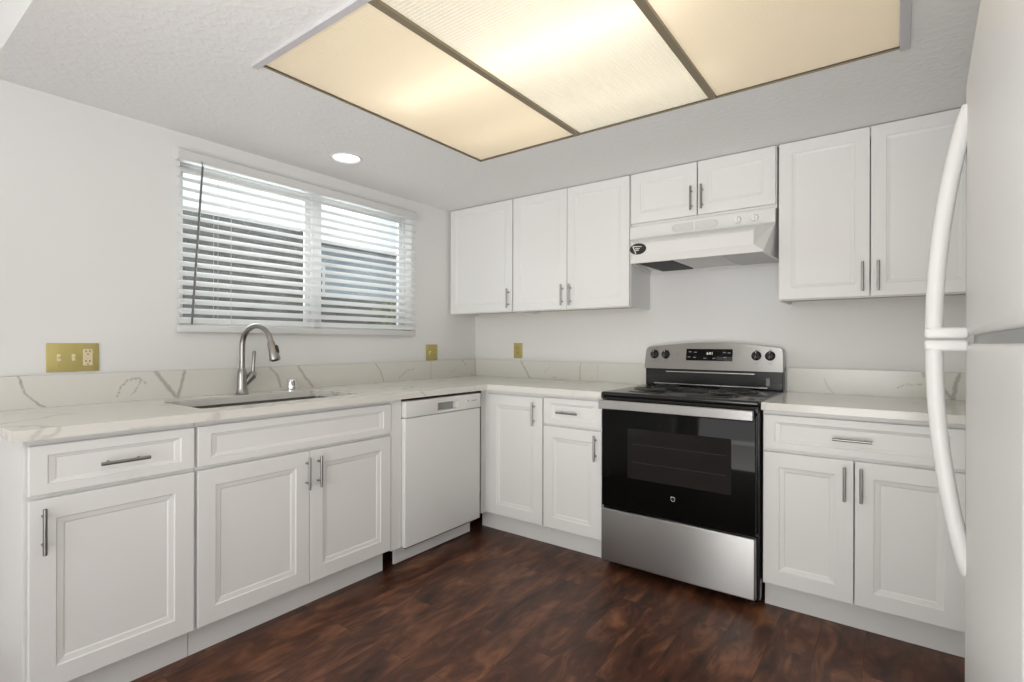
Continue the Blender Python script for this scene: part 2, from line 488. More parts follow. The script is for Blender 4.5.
# strip with the can hole
cx_, cy_, cr = 0.337, -1.443, 0.070
t = bmesh.new()
N = 40
inner = [t.verts.new((cx_+cr*math.cos(2*PI*k/N), cy_+cr*math.sin(2*PI*k/N), H)) for k in range(N)]
rect = []
for k in range(N):
    a = 2*PI*k/N; dx, dy = math.cos(a), math.sin(a)
    s = 1/max(abs(dx), abs(dy))*0.12
    rect.append(t.verts.new((cx_+dx*s, cy_+dy*s, H)))
for k in range(N): t.faces.new((inner[k], rect[k], rect[(k+1) % N], inner[(k+1) % N]))
merge(ce, t)
box(ce, -0.001, cx_-0.12, LY0, LY1, H, H+0.02); box(ce, cx_+0.12, LX0, LY0, LY1, H, H+0.02)
box(ce, cx_-0.12, cx_+0.12, LY0, cy_-0.12, H, H+0.02); box(ce, cx_-0.12, cx_+0.12, cy_+0.12, LY1, H, H+0.02)
box(ce, LX0, LX1, SY, LY0, H, H+0.02); box(ce, LX0, LX1, LY1, 0.001, H, H+0.02)
box(ce, LX1, 3.6, SY, 0.001, H, H+0.02)
struct('ceiling', ce, M['ceiling'])
cf = B(); box(cf, -0.001, 3.6, SY, SY+0.02, H+0.0005, H2); struct('ceiling_drop_face', cf, M['wall'])
c2 = B(); box(c2, -0.14, RX+0.12, BY-0.12, SY+0.1, H2, H2+0.02); struct('ceiling_adjoining', c2, M['ceiling'])

# ---- window (frame, sashes, panes)
win = B()
xo, xi = -0.125, -0.065
f = 0.022
box(win, xo, xi, WY0, WY0+f, WZ0, WZ1, 0.003); box(win, xo, xi, WY1-f, WY1, WZ0, WZ1, 0.003)
box(win, xo, xi, WY0+f, WY1-f, WZ0, WZ0+f, 0.003); box(win, xo, xi, WY0+f, WY1-f, WZ1-f, WZ1, 0.003)
wo = struct('window_1', win, M['vinyl'], True)
for nm, ya, yb_, xa, xb, gl, gr in (('sash', WY0+f, -1.352, -0.118, -0.098, 0.028, 0.060), ('sash', -1.385, WY1-f, -0.092, -0.070, 0.062, 0.028)):
    s_ = B(); g = 0.028
    box(s_, xa, xb, ya, ya+gl, WZ0+f, WZ1-f, 0.002); box(s_, xa, xb, yb_-gr, yb_, WZ0+f, WZ1-f, 0.002)
    box(s_, xa, xb, ya+gl, yb_-gr, WZ0+f, WZ0+f+0.03, 0.002); box(s_, xa, xb, ya+gl, yb_-gr, WZ1-f-0.03, WZ1-f, 0.002)
    so = obj('sash', s_, M['vinyl'], wo)
    pn = B(); box(pn, (xa+xb)/2-0.002, (xa+xb)/2+0.002, ya+gl-0.004, yb_-gr+0.004, WZ0+f+0.026, WZ1-f-0.026)
    obj('pane', pn, M['glass'], so, False)

# ================================================================ BLINDS
bl = thing('window_blinds', 'white horizontal slat blinds hanging in the window above the sink', 'blinds', (0, -1.40, WZ0))
by0, by1 = -2.124-bl.location.y, -0.671-bl.location.y
zz = -WZ0
v = B(); prism(v, [(0.0005, 2.060+zz), (0.041, 2.060+zz), (0.045, 2.055+zz), (0.045, 2.018+zz), (0.041, 2.012+zz), (0.0005, 2.012+zz)], by0-0.007, by1+0.001, 'xz')
obj('valance', v, M['rail'], bl)
br_ = B(); box(br_, 0.004, 0.042, by0-0.004, by1+0.001, 1.2165+zz, 1.2495+zz, 0.005)
obj('bottom_rail', br_, M['rail'], bl)
tilt = R(-31)
nsl = 17
for i in range(nsl):
    zc = 1.274 + i*0.0437 + zz
    s_ = B()
    W2 = 0.0255
    top, bot = [], []
    for k in range(7):
        u = -1+2*k/6
        a = u*W2; crown = 0.0028*(1-u*u)
        x = a*math.cos(tilt) - crown*math.sin(tilt); z = a*math.sin(tilt) + crown*math.cos(tilt)
        top.append((x+0.0235, zc+z)); bot.append((x+0.0235, zc+z-0.0028))
    prism(s_, top+bot[::-1], by0, by1, 'xz')
    obj('slat', s_, M['slat'], bl)
for yy in (-0.56, -0.05, 0.55):
    for dx in (0.0465, 0.0015):
        c_ = B(); cyl(c_, (dx, yy, 1.245+zz), (dx, yy, 2.015+zz), 0.0008, seg=6)
        obj('ladder_cord', c_, M['cord'], bl)
yw = bl.location.y
wd = B()
cyl(wd, (0.054, -2.033-yw, 1.998+zz), (0.054, -2.078-yw, 1.252+zz), 0.0050, seg=6); cyl(wd, (0.0455, -2.033-yw, 2.022+zz), (0.054, -2.033-yw, 1.996+zz), 0.002, seg=6)
obj('tilt_wand', wd, M['wand'], bl, label='grey tilt wand')
lc = B()
tube(lc, [(0.049, -0.50, 2.012+zz), (0.049, -0.50, 1.30+zz), (0.047, -0.495, 1.262+zz), (0.047, -0.48, 1.235+zz), (0.046, -0.468, 1.225+zz), (0.046, -0.462, 1.25+zz), (0.047, -0.48, 1.262+zz)], 0.0011, 6)
obj('lift_cord', lc, M['cord'], bl)

# ================================================================ COUNTERTOPS (quartz)
CT, CB, CD = 0.914, 0.881, 0.656
SX0, SX1, SY0, SY1 = 0.150, 0.535, -2.235, -1.492   # sink cut-out
ct = B()
def plate_with_hole(bm, outer, hole, z0, z1):
    """rectangular slab with rounded rectangular hole"""
    (X0, X1, Y0, Y1), (hx0, hx1, hy0, hy1) = outer, hole
    r = 0.03
    pts = []
    for (cxx, cyy, a0) in ((hx1-r, hy1-r, 0), (hx0+r, hy1-r, 90), (hx0+r, hy0+r, 180), (hx1-r, hy0+r, 270)):
        for k in range(6): a = R(a0+k*18); pts.append((cxx+r*math.cos(a), cyy+r*math.sin(a)))
    mx_, my_ = (hx0+hx1)/2, (hy0+hy1)/2
    o_ = []
    corners = [(X1, Y1), (X0, Y1), (X0, Y0), (X1, Y0)]
    for gi in range(4):
        cxo, cyo = corners[gi]
        g = pts[gi*6:gi*6+6]
        for k, p in enumerate(g):
            if gi % 2 == 0: q = (cxo, p[1]) if k < 3 else (p[0], cyo)
            else: q = (p[0], cyo) if k < 3 else (cxo, p[1])
            if k in (2, 3): q = (cxo, cyo)
            o_.append(q)
    n_ = len(pts)
    V = {}
    for z in (z0, z1):
        V[z] = ([bm.verts.new((*p, z)) for p in pts], [bm.verts.new((*p, z)) for p in o_])
    for i in range(n_):
        j = (i+1) % n_
        for z in (z0, z1):
            a, b2 = V[z]
            vs_ = [a[i], a[j], b2[j], b2[i]]
            if (b2[i].co-b2[j].co).length < 1e-7: vs_ = [a[i], a[j], b2[i]]
            bm.faces.new(vs_)
        bm.faces.new((V[z0][0][i], V[z1][0][i], V[z1][0][j], V[z0][0][j]))
        if (V[z0][1][i].co-V[z0][1][j].co).length > 1e-7:
            bm.faces.new((V[z0][1][i], V[z0][1][j], V[z1][1][j], V[z1][1][i]))
    bmesh.ops.remove_doubles(bm, verts=bm.verts[:], dist=1e-6)
    bmesh.ops.recalc_face_normals(bm, faces=bm.faces[:])
t = bmesh.new()
plate_with_hole(t, (0.001, CD, -2.787, -1.35), (SX0, SX1, SY0, SY1), CB, CT)
merge(ct, t)
box(ct, 0.001, CD, -1.35, -CD, CB, CT)
box(ct, 0.001, 1.4335, -CD, -0.001, CB, CT)
bmesh.ops.remove_doubles(ct, verts=ct.verts[:], dist=1e-5)
co = thing('countertop', 'white quartz corner countertop with grey veins, running under the window to the range', 'countertop', (0, 0, CB))
def shifted(bm, dz):
    bmesh.ops.translate(bm, verts=bm.verts[:], vec=(0, 0, dz)); return bm
obj('counter_slab', shifted(ct, -CB), M['quartz'], co, False)
M['splash'] = quartz_splash()
SPL_LEFT = [((-2.665, 1.042), (-2.652, 1.007), (-2.654, 0.996), (-2.646, 0.972), (-2.627, 0.952), (-2.606, 0.927), (-2.585, 0.919), .003, .8),
    ((-2.216, 1.045), (-2.176, 0.984), (-2.132, 0.922), .0105, .6), ((-2.094, 1.042), (-2.111, 0.961), (-2.123, 0.917), .009, .6),
    ((-1.692, 1.043), (-1.643, 0.993), (-1.626, 0.930), .0075, .5), ((-1.527, 1.041), (-1.485, 0.979), (-1.435, 0.921), .008, .55),
    ((-0.996, 1.041), (-0.952, 0.983), (-0.928, 0.92), .006, .5), ((-0.507, 1.041), (-0.507, 0.913), .004, .4),
    ((-2.353, 0.94), (-2.342, 0.978), (-2.317, 1.006), (-2.28, 1.013), (-2.25, 0.989), .006, -.6), ((-2.269, 1.003), (-2.284, 0.965), (-2.306, 0.941), .005, -.5),
    ((-0.80, 0.935), (-0.732, 0.98), (-0.669, 0.991), .006, -.5), ((-0.175, 1.035), (-0.134, 1.005), .007, -.8), ((-0.07, 0.93), (-0.041, 0.915), .006, -.8), ((-0.30, 0.95), (-0.22, 0.99), .004, -.4)]
SPL_BACK = [((0.458, 1.035), (0.503, 0.972), (0.539, 0.912), .007, .55), ((0.669, 0.963), (0.711, 1.0), .005, -.35), ((0.727, 0.925), (0.777, 0.931), .006, -.45),
    ((0.956, 1.04), (0.952, 0.959), (0.952, 0.915), .006, .45), ((1.087, 1.023), (1.087, 0.924), .003, .25),  # two straight upright streaks, drawn like the veins
    ((2.379, 0.995), (2.397, 0.949), (2.419, 0.919), .004, .35), ((2.677, 0.953), (2.712, 0.979), (2.75, 0.976), (2.775, 0.981), .006, -.55), ((2.779, 1.034), (2.783, 1.015), .006, .5),
    ((2.911, 1.038), (2.897, 0.988), (2.887, 0.915), .011, .6), ((2.835, 0.985), (2.866, 0.945), (2.885, 0.915), .008, .55)]
def seg_dist(p, a, b2):
    ax, ay = a; bx_, by_ = b2; dx, dy = bx_-ax, by_-ay
    t = max(0, min(1, ((p[0]-ax)*dx+(p[1]-ay)*dy)/(dx*dx+dy*dy+1e-12)))
    return math.hypot(p[0]-ax-t*dx, p[1]-ay-t*dy)
from mathutils import noise as mnoise
def splash(name, parent, a0, a1, flip, veins, off):
    """backsplash slab along one wall with a fine front grid carrying the veins and streaks"""
    st = 0.004; n_ = int((a1-a0)/st); m_ = 32
    z0, z1 = CT+0.0003, 1.040
    bm = B()
    lay = bm.verts.layers.float_color.new('vein')
    def P(a, d, z): return ((d, a, z-CB) if flip else (a, -d, z-CB))
    g = []
    for i in range(n_+1):
        row = []
        for j in range(m_+1):
            a = a0+(a1-a0)*i/n_; z = z0+(z1-z0)*j/m_
            v = bm.verts.new(P(a, 0.020, z)); best = 0
            jx = (mnoise.noise((a*55, z*55, 3))*0.0045, mnoise.noise((a*55, z*55, 9))*0.0045)
            for ve in veins:
                pts, wd_, k = ve[:-2], ve[-2], ve[-1]
                if a < min(p[0] for p in pts)-0.03 or a > max(p[0] for p in pts)+0.03: continue
                d = min(seg_dist((a+jx[0], z+jx[1]), pts[q], pts[q+1]) for q in range(len(pts)-1))
                val = max(0, 1-(d/wd_)**2)*abs(k)
                if k < 0: val *= max(0, min(1, (mnoise.noise((a*120, z*120, 5))+0.15)*4))
                best = max(best, val)
            v[lay] = (best, best, best, 1)
            row.append(v)
        g.append(row)
    for i in range(n_):
        for j in range(m_): bm.faces.new((g[i][j], g[i+1][j], g[i+1][j+1], g[i][j+1]))
    bk = [[bm.verts.new(P(a, 0.001, z)) for z in (z0, z1)] for a in (a0, a1)]
    bm.faces.new([g[i][m_] for i in range(n_+1)]+[bk[1][1], bk[0][1]])
    bm.faces.new([g[i][0] for i in range(n_, -1, -1)]+[bk[0][0], bk[1][0]])
    bm.faces.new([g[0][j] for j in range(m_+1)]+[bk[0][1], bk[0][0]]); bm.faces.new([g[n_][j] for j in range(m_, -1, -1)]+[bk[1][0], bk[1][1]])
    bm.faces.new([bk[0][0], bk[0][1], bk[1][1], bk[1][0]])
    bmesh.ops.recalc_face_normals(bm, faces=bm.faces[:])
    if off: bmesh.ops.translate(bm, verts=bm.verts[:], vec=(-off, 0, 0))
    return obj(name, bm, M['splash'], parent, False)
splash('backsplash', co, -2.787, -0.0205, True, SPL_LEFT, 0)
splash('backsplash', co, 0.0205, 1.4335, False, SPL_BACK, 0)
co2 = thing('countertop', 'short white quartz countertop between the range and the refrigerator', 'countertop', (2.205, 0, CB))
c_ = B(); box(c_, 0, 0.745, -CD, -0.001, 0, CT-CB, 0.0012, 1); obj('counter_slab', c_, M['quartz'], co2, False)
splash('backsplash', co2, 2.211, 2.950, False, SPL_BACK, 2.205)

# ================================================================ CABINETS
def pull(parent, p, L, horiz=False, out=0.030, side=1, r=0.0058):
    """bar pull in local cabinet space, p = centre on the door face (front is -y)"""
    bm = B()
    x, y, z = p
    yo = y-out
    if horiz:
        cyl(bm, (x-L/2, yo, z), (x+L/2, yo, z), r, seg=14, bev=0.001)
        for s in (-1, 1): cyl(bm, (x+s*L*0.31, y+0.001, z), (x+s*L*0.31, yo, z), r*0.75, seg=10)
    else:
        cyl(bm, (x, yo, z-L/2), (x, yo, z+L/2), r, seg=14, bev=0.001)
        for s in (-1, 1): cyl(bm, (x, y+0.001, z+s*L*0.31), (x, yo, z+s*L*0.31), r*0.75, seg=10)
    return obj('handle', bm, M['pull'], parent, label='brushed metal bar handle')

YF, YB = -0.632, -0.6125      # door front / door back (local)
DZ0, DZ1, RZ0, RZ1 = 0.122, 0.698, 0.712, 0.860

def base_cabinet(label, loc, rotz, w, doors, drawers, open_end=None, toe=(0, None), kick_gap=0):
    t = thing('base_cabinet', label, 'cabinet', loc, rotz)
    bm = B()
    # carcass as open-top box with walls so that a sink can hang inside
    th = 0.018
    box(bm, 0, th, -0.611, -0.004, 0.112, 0.880); box(bm, w-th, w, -0.611, -0.004, 0.112, 0.880)
    box(bm, th, w-th, -0.611, -0.004, 0.112, 0.130); box(bm, th, w-th, -0.020, -0.004, 0.130, 0.880)
    # face frame
    box(bm, th+0.025, w-th-0.025, -0.611, -0.592, 0.845, 0.880); box(bm, th+0.025, w-th-0.025, -0.611, -0.592, 0.690, 0.722)
    box(bm, th, th+0.025, -0.611, -0.592, 0.1302, 0.880); box(bm, w-th-0.025, w-th, -0.611, -0.592, 0.1302, 0.880)
    obj('carcass', bm, M['cab'], t, False)
    k0, k1 = toe[0], (w if toe[1] is None else toe[1])
    bm = B(); box(bm, k0, k1, -0.563, -0.549, 0.0005, 0.1115)
    obj('toe_kick', bm, M['toe'], t, False)
    for (a, b2, z0, z1, hx, hz) in doors:
        d = obj('door', door_bm(a, b2, z0, z1, YF, YB), M['cab'], t, False)
        pull(d, (hx, YF, hz), 0.138)
    for (a, b2, z0, z1, hx, fx) in drawers:
        d = obj('drawer_front', door_bm(a, b2, z0, z1, YF, YB, fx, 0.030, 0.008), M['cab'], t, False)
        if hx is not None: pull(d, (hx, YF, (z0+z1)/2-0.003), 0.135, True)
    return t
# left run: local x = world y, local -y = world +x
c = base_cabinet('white base cabinet at the left end of the run, one drawer over one door', (0, -2.750, 0), R(90), 0.4575,
             [(0.004, 0.452, DZ0, DZ1, 0.035, 0.607)], [(0.004, 0.452, RZ0, RZ1, 0.237, 0.042)])
bm = B(); box(bm, -0.0065, -0.0005, -0.613, -0.004, 0.0005, 0.880); obj('end_panel', bm, M['cab'], c, False)
base_cabinet('white sink base cabinet with two doors under a blank drawer front', (0, -2.290, 0), R(90), 0.909,
             [(0.004, 0.4535, DZ0, DZ1, 0.436, 0.606), (0.4565, 0.904, DZ0, DZ1, 0.492, 0.606)], [(0.004, 0.904, RZ0, RZ1, None, 0.045)])
bm = B(); box(bm, 0.30, 0.626, -1.3795, -1.314, 0.112, 0.880, 0.001, 1)
tag(obj('filler_panel', bm, M['cab']), 'narrow white filler panel between the sink cabinet and the dishwasher', 'panel')
# black gap behind the filler
# back run: local x = world x
bm = B(); box(bm, 0.612, 0.645, -0.613, -0.30, 0.112, 0.880, 0.001, 1); box(bm, 0.606, 0.6115, -0.655, -0.30, 0.112, 0.880)
tag(obj('filler_panel', bm, M['cab']), 'white corner filler strip between the dishwasher and the corner cabinet', 'panel')
base_cabinet('white corner base cabinet with one tall door beside the dishwasher', (0.646, 0, 0), 0, 0.406,
             [(0.003, 0.402, DZ0, RZ1-0.004, 0.350, 0.760)], [], toe=(-0.10, None))
base_cabinet('narrow white base cabinet, drawer over door, just left of the range', (1.053, 0, 0), 0, 0.379,
             [(0.004, 0.372, DZ0, DZ1, 0.340, 0.610)], [(0.004, 0.372, RZ0, RZ1, 0.170, 0.040)])
base_cabinet('white base cabinet right of the range, wide drawer over two doors', (2.206, 0, 0), 0, 0.686,
             [(0.004, 0.3365, DZ0, DZ1, 0.307, 0.606), (0.3405, 0.680, DZ0, DZ1, 0.363, 0.608)], [(0.004, 0.680, RZ0, RZ1, 0.332, 0.045)], toe=(0, 0.775))
bm = B(); box(bm, 2.893, 2.984, -0.611, -0.30, 0.112, 0.880)
tag(obj('filler_panel', bm, M['cab']), 'white filler panel right of the two-door base cabinet, behind the refrigerator handle', 'panel')

UZ0, UZ1 = 1.380, 2.1455
def wall_cabinet(label, x, w, z0, doors, hz=None, hl=0.132, first=0.003):
    t = thing('wall_cabinet', label, 'cabinet', (x, 0, z0))
    h = UZ1-z0
    bm = B(); th = 0.016
    box(bm, 0, th, -0.291, -0.002, 0, h); box(bm, w-th, w, -0.291, -0.002, 0, h)
    box(bm, th, w-th, -0.291, -0.002, h-th, h); box(bm, th, w-th, -0.014, -0.002, 0.016, h-th)
    box(bm, th, w-th, -0.291, -0.272, 0, 0.034); box(bm, th, w-th, -0.291, -0.272, h-0.045, h-th)
    obj('carcass', bm, M['cab'], t, False)
    bm = B(); box(bm, th, w-th, -0.2715, -0.0145, 0.014, 0.026)
    obj('bottom_panel', bm, M['raw'], t, False, label='unpainted tan underside')
    for (a, b2, hx) in doors:
        d = obj('door', door_bm(a, b2, 0.004 if hz is None else 0.018, h-0.003, -0.311, -0.2925, 0.055, 0.055, 0.0075, True), M['cab'], t, False)
        pull(d, (hx, -0.311, 0.092 if hz is None else hz), hl)
    return t
wall_cabinet('white single-door wall cabinet in the corner, left of the double-door one', 0.006, 0.589, UZ0, [(0.016, 0.585, 0.560)])
wall_cabinet('white two-door wall cabinet between the corner cabinet and the range hood', 0.597, 0.842, UZ0, [(0.003, 0.421, 0.394), (0.425, 0.839, 0.452)])
wall_cabinet('short white two-door wall cabinet directly above the range hood', 1.443, 0.762, 1.840, [(0.004, 0.377, 0.352), (0.383, 0.758, 0.408)], 0.106, 0.128)
wall_cabinet('large white two-door wall cabinet right of the range hood', 2.213, 0.745, UZ0, [(0.004, 0.3695, 0.344), (0.3735, 0.741, 0.402)])

# ================================================================ DISHWASHER
dw = thing('dishwasher', 'white built-in dishwasher under the counter beside the corner', 'dishwasher', (0, -1.309, 0), R(90))
w_ = 0.600
bm = B(); box(bm, 0.006, w_-0.006, -0.600, -0.03, 0.115, 0.850); obj('tub', bm, M['matt_black'], dw, False, label='black tub edge')
bm = B()
# door panel with rolled outer edge
box(bm, 0, w_, -0.650, -0.602, 0.108, 0.778, 0.006, 3)
dd = obj('door', bm, M['appliance'], dw)
bm = B()
# control panel with pocket handle: built round the pocket
px0, px1, pz0, pz1 = 0.235, 0.395, 0.795, 0.838
box(bm, 0, px0, -0.654, -0.602, 0.781, 0.866, 0.004, 2); box(bm, px1, w_, -0.654, -0.602, 0.781, 0.866, 0.004, 2)
box(bm, px0-0.006, px1+0.006, -0.6535, -0.602, 0.7812, pz0, 0.002, 1); box(bm, px0-0.006, px1+0.006, -0.6535, -0.602, pz1, 0.8658, 0.002, 1)
cp = obj('control_panel', bm, M['appliance'], dw)
bm = B(); box(bm, px0, px1, -0.615, -0.604, pz0, pz1); obj('pocket_handle', bm, M['greypl'], cp, False, label='grey recessed pocket handle')
bm = B(); lathe(bm, [(0, 0.004), (0.010, 0.004), (0.011, 0.0)], (0.478, -0.654, 0.829), axis='-Y'); obj('status_ring', bm, M['plastic'], cp)
bm = B(); cyl(bm, (0.478, -0.657, 0.829), (0.478, -0.6595, 0.829), 0.005, seg=14); obj('button', bm, M['greypl'], cp)
bm = B()
for k in range(4): box(bm, 0.515+k*0.013, 0.524+k*0.013, -0.6545, -0.6535, 0.825, 0.830)
obj('panel_marks', bm, M['grey_ink'], cp, False)
bm = B(); box(bm, 0, w_+0.004, -0.566, -0.552, 0.006, 0.100, 0.002, 1); obj('toe_panel', bm, M['toe'], dw)
bm = B(); box(bm, 0.02, w_-0.02, -0.630, -0.605, 0.096, 0.107); obj('bottom_gasket', bm, M['matt_black'], dw, False)

# ================================================================ SINK, FAUCET, AIR GAP
sk = thing('kitchen_sink', 'stainless steel undermount sink set in the counter under the window', 'sink', ((SX0+SX1)/2, (SY0+SY1)/2, CB-0.2))
def rrect(hx, hy, r, z, n_=6):
    pts = []
    for (sx, sy, a0) in ((1, 1, 0), (-1, 1, 90), (-1, -1, 180), (1, -1, 270)):
        for k in range(n_): a = R(a0+k*90/(n_-1)); pts.append((sx*(hx-r)+r*math.cos(a), sy*(hy-r)+r*math.sin(a), z))
    return pts
bm = B()
hx, hy = (SX1-SX0)/2+0.002, (SY1-SY0)/2+0.002
prof = [(hx+0.014, hy+0.014, 0.034, 0.1985), (hx, hy, 0.032, 0.1985), (hx-0.004, hy-0.004, 0.03, 0.03), (hx-0.02, hy-0.02, 0.03, 0.008), (hx-0.05, hy-0.05, 0.03, 0.004), (0.045, 0.045, 0.044, 0.002)]
rings = [[bm.verts.new(p) for p in rrect(*q)] for q in prof]
for a, b2 in zip(rings, rings[1:]):
    for k in range(len(a)): bm.faces.new((a[k], a[(k+1) % len(a)], b2[(k+1) % len(a)], b2[k]))
bmesh.ops.recalc_face_normals(bm, faces=bm.faces[:])
bmesh.ops.reverse_faces(bm, faces=bm.faces[:])
bo = obj('basin', bm, M['sinksteel'], sk)
sm_ = bo.modifiers.new('thick', 'SOLIDIFY'); sm_.thickness = 0.0015
bm = B(); lathe(bm, [(0.0, -0.006), (0.03, -0.006), (0.038, 0.002), (0.046, 0.005), (0.05, 0.002)]); obj('drain', bm, M['chrome'], sk)

fc = thing('kitchen_faucet', 'brushed nickel pull-down gooseneck faucet standing behind the sink', 'faucet', (0.085, -1.862, CT+0.0004), R(14))
bm = B()
lathe(bm, [(0, 0), (0.029, 0), (0.030, 0.004), (0.027, 0.010), (0.0235, 0.03), (0.022, 0.10), (0.0185, 0.118), (0.0155, 0.125), (0, 0.125)])
obj('body', bm, M['nickel'], fc)
bm = B()
pts = [(0, 0, 0.118), (0, 0, 0.16), (0, 0, 0.20), (0, 0, 0.228)]
rc = 0.096
cz = 0.237
for k in range(1, 21):
    a = R(180-k*8.3); pts.append((rc+rc*math.cos(a), 0.0, cz+rc*math.sin(a)*1.03))
obj('spout', tube(bm, pts, 0.0130, 16), M['nickel'], fc)
e_ = Vector(pts[-1]); dr = (Vector(pts[-1])-Vector(pts[-2])).normalized()
bm = B(); tube(bm, [e_-dr*0.002, e_+dr*0.012, e_+dr*0.05, e_+dr*0.088, e_+dr*0.094], [0.0145, 0.0180, 0.0200, 0.0250, 0.0235], 18)
sh = obj('spray_head', bm, M['nickel'], fc)
bm = B(); q = e_+dr*0.045+Vector((0.019, 0.008, 0.006)); tube(bm, [q-dr*0.02, q-dr*0.012, q+dr*0.012, q+dr*0.02], [0.004, 0.0075, 0.0075, 0.004], 10); obj('spray_button', bm, M['matt_black'], sh, label='black spray button')
bm = B(); cyl(bm, e_+dr*0.0945, e_+dr*0.0975, 0.017, seg=18); obj('aerator', bm, M['matt_black'], sh)
bm = B()
tube(bm, [(0.004, 0.010, 0.05), (0.010, 0.030, 0.072), (0.014, 0.048, 0.092)], [0.016, 0.019, 0.0205], 14)
lathe(bm, [(0, 0.022), (0.011, 0.020), (0.019, 0.009), (0.0205, 0)], (0.014, 0.048, 0.090))
lv = obj('lever_hub', bm, M['nickel'], fc)
bm = B(); tube(bm, [(0.014, 0.050, 0.10), (0.014, 0.054, 0.15), (0.014, 0.058, 0.205), (0.014, 0.059, 0.214)], [0.0095, 0.0075, 0.009, 0.006], 12)
obj('lever', bm, M['nickel'], lv)

ag = thing('air_gap', 'small chrome air gap cap on the counter right of the faucet', 'fitting', (0.085, -1.600, CT+0.0004))
bm = B(); lathe(bm, [(0, 0), (0.030, 0), (0.030, 0.004), (0.0255, 0.006), (0.0255, 0.052), (0.022, 0.061), (0.012, 0.065), (0, 0.066)]); obj('cap', bm, M['chrome'], ag)
bm = B()
for k in range(3):
    a = R(-60+k*30); bm = B(); box(bm, 0.0245, 0.0262, -0.002, 0.002, 0.028, 0.050, mtx=Matrix.Rotation(a, 4, 'Z')); obj('vent_slot', bm, M['slot'], ag, False)

# ================================================================ RANGE
XR, WR = 1.4375, 0.763
rg = thing('electric_range', 'stainless and black freestanding electric range with coil burners', 'range', (XR, 0, 0))
bm = B(); box(bm, 0.002, WR-0.002, -0.640, -0.03, 0.035, 0.895, 0.003, 1); obj('body', bm, M['black'], rg)
for fx in (0.04, WR-0.04):
    for fy in (-0.59, -0.08): bm = B(); lathe(bm, [(0, 0.0005), (0.018, 0.0005), (0.018, 0.008), (0.008, 0.012), (0.008, 0.036), (0, 0.036)], (fx, fy, 0), 14); obj('levelling_foot', bm, M['matt_black'], rg)
bm = B()
# cooktop: rounded tray with raised rim
box(bm, 0, WR, -0.668, -0.03, 0.893, 0.918, 0.010, 3)
ctp = obj('cooktop', bm, M['black'], rg)
bm = B(); box(bm, 0.004, WR-0.004, -0.660, -0.640, 0.862, 0.893, 0.003, 1); obj('front_trim', bm, M['black'], rg)
for (bx_, by_, br0) in ((0.200, -0.50, 0.088), (0.565, -0.50, 0.070), (0.200, -0.23, 0.070), (0.565, -0.23, 0.088)):
    bm = B(); lathe(bm, [(br0*0.35, 0.9188), (br0*0.9, 0.9192), (br0+0.008, 0.922), (br0+0.020, 0.923), (br0+0.024, 0.9185)], (bx_, by_, 0), 36)
    dp = obj('drip_pan', bm, M['drip'], ctp)
    bm = B(); pts = []
    turns = 4 if br0 > 0.08 else 3
    for k in range(turns*24+1):
        a = 2*PI*k/24; rr = 0.020+(br0-0.024)*k/(turns*24)
        pts.append((bx_+rr*math.cos(a), by_+rr*math.sin(a), 0.930))
    obj('burner_coil', tube(bm, pts, 0.0042, 7, flat=(1, 0.8)), M['coil'], ctp)
# oven door
bm = B(); box(bm, 0.010, WR-0.012, -0.676, -0.642, 0.330, 0.852, 0.004, 2); od = obj('oven_door', bm, M['glass_black'], rg)
bm = B()
# window: rounded rectangle plate
poly = []
wx0, wx1, wz0, wz1, wr_ = 0.155, 0.650, 0.492, 0.742, 0.006
for (cxx, czz, a0) in ((wx1-wr_, wz1-wr_, 0), (wx0+wr_, wz1-wr_, 90), (wx0+wr_, wz0+wr_, 180), (wx1-wr_, wz0+wr_, 270)):
    for k in range(5): a = R(a0+k*22.5); poly.append((cxx+wr_*math.cos(a), czz+wr_*math.sin(a)))
prism(bm, poly, -0.6762, -0.6780, 'xz'); obj('oven_window', bm, M['window_black'], od, False)
bm = B()
for z in (0.575, 0.665): box(bm, 0.18, 0.63, -0.6783, -0.6779, z, z+0.0012)
obj('rack_lines', bm, mat('rack_seen_through_glass', (0.04, 0.04, 0.038), 0.5), od, False)
bm = B()
prism(bm, [(-0.688, 0.838), (-0.714, 0.834), (-0.718, 0.838), (-0.718, 0.876), (-0.714, 0.880), (-0.688, 0.876)], 0.012, WR-0.018, 'yz')
box(bm, 0.02, 0.05, -0.690, -0.677, 0.842, 0.852); box(bm, WR-0.055, WR-0.025, -0.690, -0.677, 0.842, 0.852)
obj('door_handle', bm, M['steel'], od, label='flat stainless door handle')
# round emblem
bm = B(); lathe(bm, [(0.0085, 0), (0.0100, 0.0010), (0.0115, 0)], (0.386, -0.6762, 0.425), 28, '-Y')
em = obj('emblem_ring', bm, M['chrome'], od, label='small round metal emblem')
text('emblem_letters', 'GE', 0.010, M['chrome'], em, (0.386, -0.6766, 0.425), (R(90), 0, 0))
# drawer
bm = B(); box(bm, 0.008, WR-0.012, -0.678, -0.642, 0.044, 0.316, 0.008, 3); obj('storage_drawer', bm, M['steel_range'], rg, label='stainless storage drawer')
# backguard
bm = B(); box(bm, 0.003, WR-0.003, -0.070, -0.012, 0.9185, 1.030, 0.002, 1)
bgd = obj('backguard', bm, M['black'], rg, label='black lower backguard')
bm = B(); box(bm, 0.06, WR-0.075, -0.082, -0.070, 0.928, 0.934, 0.001, 1); box(bm, 0.13, WR-0.14, -0.0745, -0.070, 1.000, 1.006, 0.001, 1)
obj('backguard_trim', bm, M['steel'], bgd)
bm = B(); box(bm, WR-0.085, WR-0.064, -0.0735, -0.070, 0.94, 0.985, 0.001, 1); obj('backguard_plate', bm, M['drip'], bgd)
